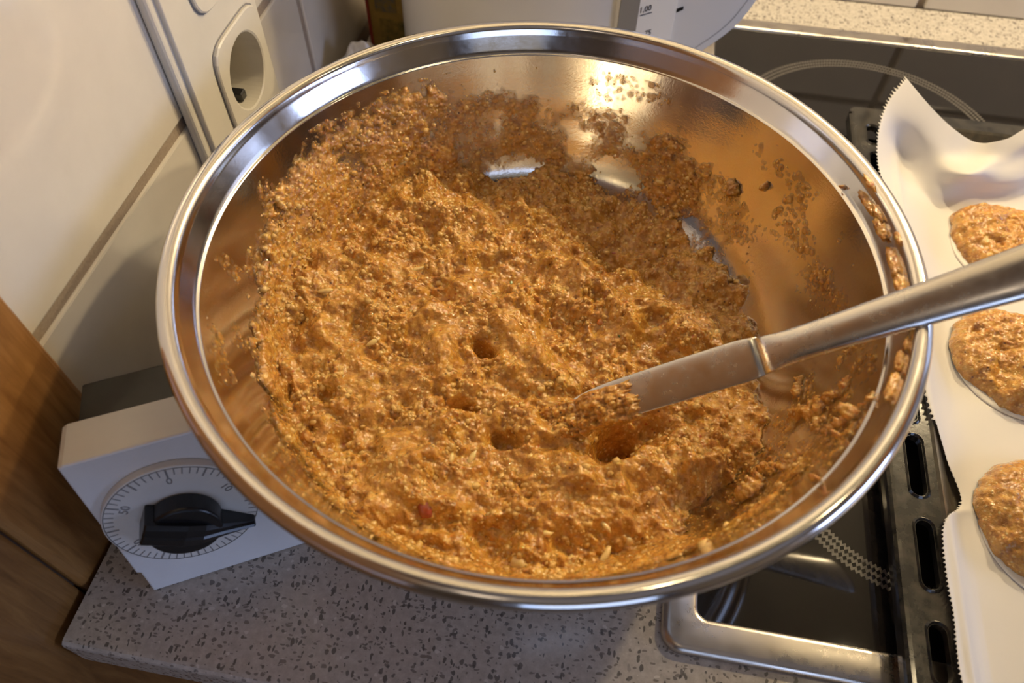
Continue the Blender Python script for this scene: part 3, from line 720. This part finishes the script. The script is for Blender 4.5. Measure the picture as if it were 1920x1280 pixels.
# --- film on the wall: top height by angle
fa = np.array([-180, -165, -148, -136, -121, -107, -90, -72, -54, -40, -28, -12, 0, 12, 23, 38, 52, 64, 74, 84, 94, 104, 113, 130, 138, 149, 158, 164, 172, 180])
fz = np.array([.085, .078, .074, .070, .074, .078, .083, .080, .080, .090, .096, .100, .098, .092, .086, .078, .076, .079, .083, .087, .092, .098, .102, .104, .105, .104, .100, .095, .091, .085])
ft = np.array([.0016, .0016, .0013, .0010, .0013, .0016, .0018, .0016, .0011, .0007, .0004, .0001, -.0001, -.0002, -.0002, .0003, .0007, .0008, .0008, .0008, .0010, .0011, .0013, .0014, .0013, .0012, .0012, .0012, .0014, .0016])
Wz = np.interp(deg, fa, fz); Wt = np.interp(deg, fa, ft)
U = A_*.13; W = S_
n1 = fbm(U*60, W*60, 51, 4); n2 = fbm(U*210, W*210, 52, 3); n3 = fbm(U*22+4, W*22, 53, 3)
edge = (Wz+.010*(n1-.5)+.009*(n2-.5)+.010*(n3-.5)-Zb)/.010
film = Wt+.0034*(n3-.5)+.0030*(n1-.5)+.0016*(n2-.5)
film = film*np.clip(edge+.6, 0, 1)-np.clip(-edge+.1, 0, 1)*.0016
film = film+(.0010*worley(U*430, W*430, 55)*np.clip((fbm(U*120, W*120, 57, 3)-.42)*5, 0, 1)+.0003*worley(U*900, W*900, 56))*np.clip(edge*1.5+.55, 0, 1)*(film > -.0006)
n4 = fbm(U*640, W*640, 58, 2)
film = film+.0008*(n4-.5)*(np.abs(edge) < 1.5)
def hole(px, py, rad_a, rad_s, amp):
    d = ray(px, py); zs = np.linspace(.1235, .008, 900); P = EYE+d*((zs-CAM_H)/d[2])[:, None]
    r = np.hypot(P[:, 0]-BC[0], P[:, 1]-BC[1]); zr = np.interp(r, prof2[:, 0], prof2[:, 1], right=9); k = np.where(zs <= zr)[0]
    k = k[0]; a0 = math.atan2(P[k, 1]-BC[1], P[k, 0]-BC[0]); s0 = np.interp(zs[k], prof2[:, 1], sl)
    da = ((A_-a0+np.pi) % (2*np.pi)-np.pi)*r[k]; ds = S_-s0
    w_ = .0045*(n1-.5)+.0045*(n2-.5)+.0030*(n4-.5)
    return amp*np.clip(1.25-np.sqrt((da/rad_a)**2+(ds/rad_s)**2)+w_*320, 0, 1)
for a in [(790, 345, .0065, .0045, -.004), (975, 320, .0125, .0055, -.006), (930, 335, .006, .004, -.004), (1140, 310, .007, .004, -.005), (1165, 335, .0110, .0080, -.006), (1200, 385, .0075, .0060, -.006),
          (1205, 400, .005, .005, -.005), (1290, 425, .008, .005, -.004), (1190, 265, .008, .004, -.003), (1090, 255, .007, .003, -.002), (640, 300, .006, .003, -.0015),
          (1450, 500, .016, .010, -.004), (1480, 620, .02, .014, -.004), (1380, 480, .006, .006, -.003), (620,880,.010,.004,-.002), (530,700,.006,.010,-.0015)]:
    film = film+hole(*a)
# smears on the right-hand wall
for a in [(1590, 790, .003, .008, .0022), (1612, 772, .003, .007, .0020), (1635, 748, .003, .005, .0014), (1500, 720, .006, .004, .0016), (1530, 760, .004, .012, .0012), (1570, 690, .006, .004, .001), (1450, 880, .006, .01, .002), (1410, 920, .006, .006, .002),
          (1535, 800, .003, .004, .002), (1530, 905, .0015, .0018, .003), (1577, 820, .0015, .0015, .003), (1375, 350, .003, .003, .002), (1435, 350, .0014, .0018, .003), (1582, 352, .0014, .0018, .003)]:
    film = film+hole(*a)*(1+1.5*n2)
# scattered crumbs above the edge
cr_ = worley(U*330, W*330, 61); sel = np.clip((fbm(U*70, W*70, 62, 3)-.50)*8, 0, 1)*np.clip(1.9+edge*.35, 0, 1)*(edge < .4)*(Zb < .110)
film = np.where((cr_*sel) > .22, np.maximum(film, .0022*(cr_*sel-.22)), film)
film = np.clip(film, -.0006, .007)
nx = -tg[:, 1][:, None]*np.cos(A_); ny = -tg[:, 1][:, None]*np.sin(A_); nz_ = np.broadcast_to(tg[:, 0][:, None], A_.shape)
FX = Xw+nx*film; FY = Yw+ny*film; FZ = Zb+nz_*film
k = .0018
hh = np.clip(.5+.5*(terr-FZ)/k, 0, 1); ZZ = FZ*(1-hh)+terr*hh+k*hh*(1-hh)
mass = terr > FZ
ZZ = np.where(S_ < .03, np.maximum(ZZ, terr), ZZ)
thick = np.where(mass, 1.0, np.clip(film/.0022, 0, 1)); thick = np.maximum(thick, np.clip((ZZ-FZ)/.001, 0, 1))
P = np.stack([FX, FY, ZZ], -1)
keep = (film > -.00045) | mass
kq = keep[:-1] | keep[1:]; kq = kq | np.roll(kq, -1, 1)
jj, ii = np.nonzero(kq)
i2 = (ii+1) % NA
quads = np.stack([jj*NA+ii, jj*NA+i2, (jj+1)*NA+i2, (jj+1)*NA+ii], 1)
used = np.unique(quads); remap = np.full(NA*NR, -1); remap[used] = np.arange(len(used)); quads = remap[quads]
Vv = P.reshape(-1, 3)[used]
me = bpy.data.meshes.new('batter'); me.vertices.add(len(Vv)); me.vertices.foreach_set('co', (Vv-[BC[0], BC[1], .01]).astype(np.float32).ravel())
me.loops.add(quads.size); me.loops.foreach_set('vertex_index', quads.astype(np.int32).ravel())
me.polygons.add(len(quads)); me.polygons.foreach_set('loop_start', np.arange(0, quads.size, 4, dtype=np.int32)); me.polygons.foreach_set('loop_total', np.full(len(quads), 4, dtype=np.int32))
me.update(calc_edges=True); me.validate()
at = me.attributes.new('thick', 'FLOAT', 'POINT'); at.data.foreach_set('value', thick.reshape(-1)[used].astype(np.float32))
ba = link('batter', me, M['film'], None, True); ba.location = (BC[0], BC[1], .01)
tag(ba, 'thick orange-brown nut batter filling the steel mixing bowl', 'batter')
def surf(x, y):      # height of the batter at a plan position
    r = math.hypot(x-BC[0], y-BC[1]); a = math.atan2(y-BC[1], x-BC[0])
    j = int(np.clip(np.searchsorted(pr_, r), 0, NR-1)); i = int((a+math.pi)/(2*math.pi)*NA) % NA
    return float(ZZ[j, i])
def surf_px(px, py):
    z = .05
    for _ in range(12): P = on_z(px, py, z); z = .5*z+.5*surf(P[0], P[1])
    return on_z(px, py, z)
# loose grains and crumbs lying in the batter, far too many to count
ico = bmesh.new(); bmesh.ops.create_icosphere(ico, subdivisions=1, radius=1)
iv = np.array([v.co[:] for v in ico.verts]); itri = np.array([[v.index for v in f.verts] for f in ico.faces]); ico.free()
NG = 3800
gj = rng.integers(3, NR-60, NG*3); gi = rng.integers(0, NA, NG*3)
pw = Rr[gj, gi]/.14*(thick[gj, gi] > .55)*(.12+.88*clump[gj, gi]); okk = rng.random(len(gj)) < pw; gj, gi = gj[okk][:NG], gi[okk][:NG]; NGn = len(gj)
sz = .0005+.0011*rng.random(NGn)**2.6; ctr = P[gj, gi]-np.stack([sz*0, sz*0, sz*.45], -1)
ax = 1+.6*rng.random((NGn, 3))*np.array([1, 1, .3]); th2 = rng.random(NGn)*6.283
loc = iv[None]*ax[:, None]*sz[:, None, None]*(1+.7*(rng.random((NGn, len(iv), 1))-.5))
cx_, sx_ = np.cos(th2)[:, None], np.sin(th2)[:, None]
loc = np.stack([loc[..., 0]*cx_-loc[..., 1]*sx_, loc[..., 0]*sx_+loc[..., 1]*cx_, loc[..., 2]], -1)
gv = (ctr[:, None]+loc).reshape(-1, 3)-[BC[0], BC[1], .01]; gt = (itri[None]+np.arange(NGn)[:, None, None]*len(iv)).reshape(-1, 3)
me = bpy.data.meshes.new('nut_grains'); me.vertices.add(len(gv)); me.vertices.foreach_set('co', gv.astype(np.float32).ravel())
me.loops.add(gt.size); me.loops.foreach_set('vertex_index', gt.astype(np.int32).ravel()); me.polygons.add(len(gt))
me.polygons.foreach_set('loop_start', np.arange(0, gt.size, 3, dtype=np.int32)); me.polygons.foreach_set('loop_total', np.full(len(gt), 3, dtype=np.int32)); me.update(calc_edges=True)
gr = link('nut_grains', me, M['grain'], ba, True); gr['kind'] = 'stuff'
off = np.array([BC[0], BC[1], .01])
def inb(name, px, py, size, mt, seed, rot, lb=None, dz=-.0014):
    Pp = surf_px(px, py)-off; o = nugget(name, (Pp[0], Pp[1], Pp[2]+dz), size, M[mt], ba, seed, rot)
    if lb: o['label'] = lb
for i, (px, py, a) in enumerate([(780, 505, .5), (885, 855, 1.3), (1135, 1040, 1.2), (1190, 1045, .75), (1135, 985, 2.4), (925, 965, .2), (845, 860, 1.6), (610, 545, .4), (760, 300, 1.1), (1020, 1000, .2), (700, 640, .9)]):
    inb('almond_sliver', px, py, (.0052 if i in (0, 1, 2, 3) else .0036, .0014, .0010), 'nut', 40+i, a, 'pale yellow almond sliver' if i < 4 else None, -.0001)
for i, (px, py, s_, mt) in enumerate([(797, 950, .0044, 'fruit'), (826, 622, .0028, 'fruit'), (1130, 600, .0028, 'orange'), (1155, 470, .0034, 'fruit'), (535, 645, .0022, 'orange'), (820, 492, .0018, 'fruit'), (668, 385, .0020, 'orange'), (745, 540, .0014, 'fruit'),
                                      (885, 350, .0018, 'orange'), (1010, 1000, .0018, 'fruit'), (840, 575, .0022, 'orange'), (1200, 590, .0022, 'orange'), (660, 553, .0013, 'fruit')]):
    inb('fruit_piece', px, py, (s_, s_*.75, s_*.4), mt, 70+i, None, 'dark red candied fruit piece' if mt == 'fruit' else 'orange candied peel piece')
for i, (px, py, s_) in enumerate([(955, 527, .0030), (1165, 624, .0020), (905, 440, .0020), (1180, 300, .0018)]):
    inb('peel_piece', px, py, (s_, s_*.7, s_*.4), 'green', 90+i, None, 'olive green candied peel piece')
for i, (px, py, s_) in enumerate([(600, 560, .0022), (880, 345, .0018), (1060, 545, .0022), (925, 545, .0022), (470, 700, .0014), (1325, 1022, .0030), (975, 1055, .0040), (1180, 1010, .0030), (1070, 1050, .0030), (640, 450, .0020), (1010, 470, .0018), (735, 870, .002), (800, 820, .002), (1340, 620, .003), (1120, 680, .0022)]):
    inb('nut_piece', px, py, (s_, s_*.8, s_*.55), 'nut', 110+i, None)

# batter smeared on the rim at the right
def rim_blob(deg_, r, z, s, seed):
    a = math.radians(deg_); x, y = BC[0]+r*math.cos(a), BC[1]+r*math.sin(a)
    bm = bmesh.new(); bmesh.ops.create_icosphere(bm, subdivisions=3, radius=1)
    rr = random.Random(seed)
    ph = [rr.random()*6 for _ in range(6)]
    for v in bm.verts:
        c = v.co; v.co = c*(1+.18*math.sin(c.x*5+ph[0])*math.sin(c.y*6+ph[1])+.12*math.sin(c.z*9+ph[2]+c.x*7))
    bm.transform(Matrix.Translation((x-off[0], y-off[1], z-off[2]))@Matrix.Rotation(a+math.pi/2, 4, 'Z')@Matrix.Diagonal((*s, 1)))
    return bm
bm = None
for i, (dg_, r, z, s) in enumerate([(19, .1405, .1218, (.008, .0022, .0014)), (13, .1402, .1215, (.007, .0024, .0016)), (22, .1432, .1262, (.0055, .0018, .0010)), (16, .1412, .1226, (.006, .0016, .0013)), (5, .1408, .1218, (.009, .0030, .0016)), (0, .1410, .1222, (.007, .0028, .0014)),
                                    (9, .1428, .1258, (.004, .0014, .0009)), (-15, .1405, .1220, (.005, .0016, .0010)), (-20, .1405, .1215, (.007, .0020, .0010)), (-12, .1415, .1238, (.003, .0012, .0008))]):
    b = rim_blob(dg_, r, z, s, i); me = bpy.data.meshes.new('x'); b.to_mesh(me); b.free()
    if bm is None: bm = bmesh.new()
    bm.from_mesh(me); bpy.data.meshes.remove(me)
rs = from_bm('rim_smear', bm, M['batter'], ba, True); rs['label'] = 'batter smeared on the right side of the rim'

# ------------------------------------------------------------------ table knife
K0 = on_z(1085, 775, .0575); K1 = on_z(1745, 566, .1322)
ek = (K1-K0); LK = np.linalg.norm(ek); ek /= LK
KB = on_z(1428, 655, .0575+.076*.52)
sideV = np.cross([0, 0, 1], ek); sideV /= np.linalg.norm(sideV)
nk = np.cross(ek, sideV)
nk = nk if nk[2] > 0 else -nk
# roll the blade so that its flat faces the camera a little
tc = EYE-(K0+K1)/2; tc -= ek*(tc@ek); tc /= np.linalg.norm(tc)
nk = (nk*.35+tc*.65); nk -= ek*(nk@ek); nk /= np.linalg.norm(nk); sideV = np.cross(nk, ek)
sB = float((KB-K0)@ek)
kn = tag(empty('table_knife', tuple(K1)), 'steel table knife stuck in the batter and resting on the bowl rim', 'knife')
def loft(secs, name, mt, parent):
    """secs: (s, offset, half width, half thickness, squareness)"""
    n = 28; V = []; Fc = []
    for s, of, hw, ht, p in secs:
        for i in range(n):
            a = 2*math.pi*i/n; c, s_ = math.cos(a), math.sin(a)
            u = of+hw*math.copysign(abs(c)**p, c); v = ht*math.copysign(abs(s_)**p, s_)
            V.append(tuple(K0+ek*s+sideV*u+nk*v-K1))
    for j in range(len(secs)-1):
        for i in range(n): Fc.append((j*n+i, j*n+(i+1) % n, (j+1)*n+(i+1) % n, (j+1)*n+i))
    V0 = len(V); V.append(tuple(np.mean(V[:n], 0))); V.append(tuple(np.mean(V[V0-n:V0], 0)))
    for i in range(n): Fc.append((V0, (i+1) % n, i)); Fc.append((V0+1, V0-n+i, V0-n+(i+1) % n))
    me = bpy.data.meshes.new(name); me.from_pydata(V, [], Fc); me.validate(); o = link(name, me, mt, parent, True); return o
bl = []
for t in np.linspace(0, 1, 24):
    s = -.012+(sB+.012)*t; w_ = .0088*(1-(1-min(1, t*3.2))**2)**.5 if t < .31 else .0088
    if t > .93: w_ = .0088-(t-.93)/.07*.001
    of = .0006*math.sin(t*3)
    bl.append((s, of, max(w_, .0005), .00055, 1.0))
loft(bl, 'blade', M['knife'], kn)
hs_ = []
LH = LK+.105
for t in np.linspace(0, 1, 40):
    s = sB-.001+(LH-sB)*t
    if t < .06: hw, ht, p = .0078-.0010*(t/.06), .0006+.0022*(t/.06), .8
    else:
        u = (t-.06)/.94; hw = .0068+.0006*u+.0068*u**1.6; ht = .0028+.0010*math.sin(u*math.pi)
        p = .85
        if u > .95: k2 = (u-.95)/.05; hw *= math.sqrt(max(1-k2*k2, .02)); ht *= math.sqrt(max(1-k2*k2, .1))
    hs_.append((s, 0, hw, ht, p))
loft(hs_, 'handle', M['knife'], kn)
# batter clinging to the blade: a lump of the batter, child of the knife
bm = bmesh.new(); bmesh.ops.create_grid(bm, x_segments=110, y_segments=50, size=1)
xs = np.array([v.co.x for v in bm.verts]); ysn = np.array([v.co.y for v in bm.verts])
s = .006+.0235*xs*(1+.0*ysn)+.004*ysn*0; u = -.0015+.0088*ysn+.0016*(fbm(xs*3, ysn*0+2, 71)-.5)*2
env = np.clip(1-np.abs(xs*1.05+.35*(fbm(ysn*2.2+4, ysn*0, 75)-.5)+.25*(fbm(ysn*7+4, xs*3, 76)-.5))**3.5, 0, 1)*np.clip(1-np.abs(ysn)**5, 0, 1)
hgt = env**.5*(.0030+.0030*worley(s*260, u*260, 72)+.0016*worley(s*560, u*560, 73)+.0028*(fbm(s*140, u*140, 74, 3)-.5))-.0006
hgt *= np.clip(1.25-.5*ysn-.2*xs, .3, 2)
for v, a, b, c in zip(bm.verts, s, u, hgt):
    v.co = Vector(tuple(K0+ek*a+sideV*b+nk*(c+.0005)-K1))
cb = from_bm('clinging_batter', bm, M['batter'], kn, True); cb['label'] = 'lump of nut batter clinging to the blade'

# ------------------------------------------------------------------ kettle behind the bowl
kt = tag(empty('electric_kettle', (-.05, .50, 0)), 'white electric kettle with water gauge marks standing behind the bowl', 'kettle')
KTI = Matrix.Translation((.05, -.50, 0))
def kq_(name, bm, mt, smooth=False):
    o = from_bm(name, bm, mt, None, smooth); o.parent = kt; o.matrix_parent_inverse = KTI; return o
bm = bmesh.new(); n = 96; rings = []
for z, s_ in ((.006, .97), (.010, 1.0), (.014, 1.004), (.018, 1.0), (.12, .985), (.19, .955), (.215, .90), (.225, .7), (.228, .01)):
    rings.append([bm.verts.new((-.074+.090*s_*math.copysign(abs(math.cos(t))**.85, math.cos(t)), .507+.068*s_*math.copysign(abs(math.sin(t))**.85, math.sin(t)), z)) for t in [2*math.pi*i/n for i in range(n)]])
for A, B in zip(rings[:-1], rings[1:]):
    for i in range(n): bm.faces.new((A[i], A[(i+1) % n], B[(i+1) % n], B[i]))
kq_('body', bm, M['white'], True)
me = bmesh.new(); box_bm(-.155, .0, .455, .570, .0005, .0055, .0022, 3, me)
kq_('power_base', me, M['white'], False)
gu = np.array([.80, .60, 0]); gn = np.array([.60, -.80, 0])
G0 = on_z(1157, 45, .075); 
def gx(px, py): P = on_plane(px, py, G0, gn)-G0; return float(P@gu), float(P[2]+G0[2])
uW = gx(1197, 20)[0]; uE = gx(1267, 30)[0]
MG = frame((G0[0], G0[1], 0), gu, (0, 0, 1), gn)
kq_('gauge_column', prism([(0, .010), (uE, .010), (uE, .20), (0, .20)], .034, MG@Matrix.Translation((0, 0, -.034)), .0012, 3), M['white'])
kq_('gauge_window', prism([(.0004, .018), (uW, .018), (uW, .19), (.0004, .19)], .0006, MG@Matrix.Translation((0, 0, -.0001)), 0), M['gauge'])
def gm(px, py):
    u_, z_ = gx(px, py); return MG@Matrix.Translation((u_, z_, .0002))
gt_ = text('gauge_numeral', '1,00', .0055, gm(1210, 17), M['ink'], None); gt_.parent = kt; gt_.matrix_parent_inverse = KTI
gt_ = text('gauge_numeral', ',75', .0055, gm(1213, 62), M['ink'], None); gt_.parent = kt; gt_.matrix_parent_inverse = KTI
u_, z_ = gx(1211, 26)
for uu, zz in ((u_, z_), gx(1213, 76)):
    kq_('gauge_mark', prism([(uu-.0046, zz-.00025), (uu+.0046, zz-.00025), (uu+.0046, zz+.00025), (uu-.0046, zz+.00025)], .0002, MG@Matrix.Translation((0, 0, .0001))), M['ink'])
hv = np.array([.93, .37, 0]); hv /= np.linalg.norm(hv); hn = np.array([hv[1], -hv[0], 0])
H0 = G0+gu*(uE-.001)-gn*.004; 
def hx(px, py): P = on_plane(px, py, H0, hn)-H0; return float(P@hv), float(P[2]+H0[2])
edge_px = [(1290, 108), (1315, 97), (1330, 87), (1345, 77), (1360, 66), (1376, 53), (1390, 39), (1406, 19), (1420, 0)]
pts = [hx(*p) for p in edge_px]
last = pts[-1]; dirv = np.array(pts[-1])-np.array(pts[-3]); dirv /= np.linalg.norm(dirv)
p2 = (last[0]+dirv[0]*.022, last[1]+dirv[1]*.022); p3 = (p2[0]+.006, p2[1]+.04); p4 = (p3[0]-.012, .185); 
outl = [(-.012, pts[0][1]-.006), (0, pts[0][1]-.004)]+pts+[p2, p3, p4, (-.012, .19)]
MH = frame((H0[0], H0[1], 0), hv, (0, 0, 1), hn)
kq_('handle', prism(outl, .022, MH@Matrix.Translation((0, 0, -.022)), .0010, 3), M['white'])
# seam along the handle edge
bm = bmesh.new(); sp_ = [hx(p[0]-14, p[1]-6) for p in edge_px]+[(p2[0]-.005, p2[1])]
for a, b in zip(sp_[:-1], sp_[1:]):
    a = np.array(a); b = np.array(b); d = b-a; d /= np.linalg.norm(d); nn = np.array([-d[1], d[0]])*.00022
    bm.faces.new([bm.verts.new((*p, 0)) for p in (a-nn, b-nn, b+nn, a+nn)])
bm.transform(MH@Matrix.Translation((0, 0, .0002))); kq_('handle_seam', bm, M['greyink'])
a, b = hx(1274, 19)
kq_('handle_slot', prism([(a-.0022, b-.0012), (a+.0022, b+.0006), (a+.0022, b+.0024), (a-.0022, b+.0012)], .0008, MH), M['black'])

# carton and crumpled bag between kettle and wall
ca = tag(empty('carton', (-.17, .53, 0)), 'olive brown printed carton standing left of the white kettle', 'box')
def cq(name, bm, mt):
    o = from_bm(name, bm, mt); o.parent = ca; o.matrix_parent_inverse = Matrix.Translation((.17, -.53, 0)); return o
cq('carton_body', box_bm(-.197, -.150, .510, .545, .0005, .17, .0006, 1), M['carton'])
cq('red_stripe', box_bm(-.1973, -.1950, .5093, .5100, .001, .169), mat('red carton print', (.28, .03, .015), .5))
cq('printed_panel', box_bm(-.190, -.174, .5093, .5100, .030, .062), m_noisy('printed leaves', (.16, .15, .12), (.30, .20, .04), 240, .5))
cq('printed_plant', box_bm(-.188, -.166, .5093, .5100, .004, .024), m_noisy('printed plant', (.09, .08, .02), (.36, .24, .05), 160, .5))
n = 64; ang2, rr2 = np.meshgrid(np.linspace(0, 2*np.pi, n, endpoint=False), np.linspace(0, 1, 34))
ou = 1+.22*(fbm(np.cos(ang2)*2+5, np.sin(ang2)*2, 81)-.5)*2
bx = .023*rr2*ou*np.cos(ang2); by = .034*rr2*ou*np.sin(ang2)
bz = .033*(1-rr2**5)*(.72+.55*np.abs(fbm(bx*50, by*50, 82, 3)-.5)*3)+.003*np.abs(fbm(bx*160, by*160, 83, 3)-.5)
bz[-1] = 0
V = np.stack([bx, by, bz], -1).reshape(-1, 3); Fc = [(j*n+i, j*n+(i+1) % n, (j+1)*n+(i+1) % n, (j+1)*n+i) for j in range(33) for i in range(n)]
me = bpy.data.meshes.new('plastic_bag'); me.from_pydata(V.tolist(), [], Fc)
bg = link('plastic_bag', me, M['bag'], None, False); bg.location = (-.183, .448, .0005)
tag(bg, 'crumpled white plastic bag on the worktop, between bowl and dark wall corner', 'bag')
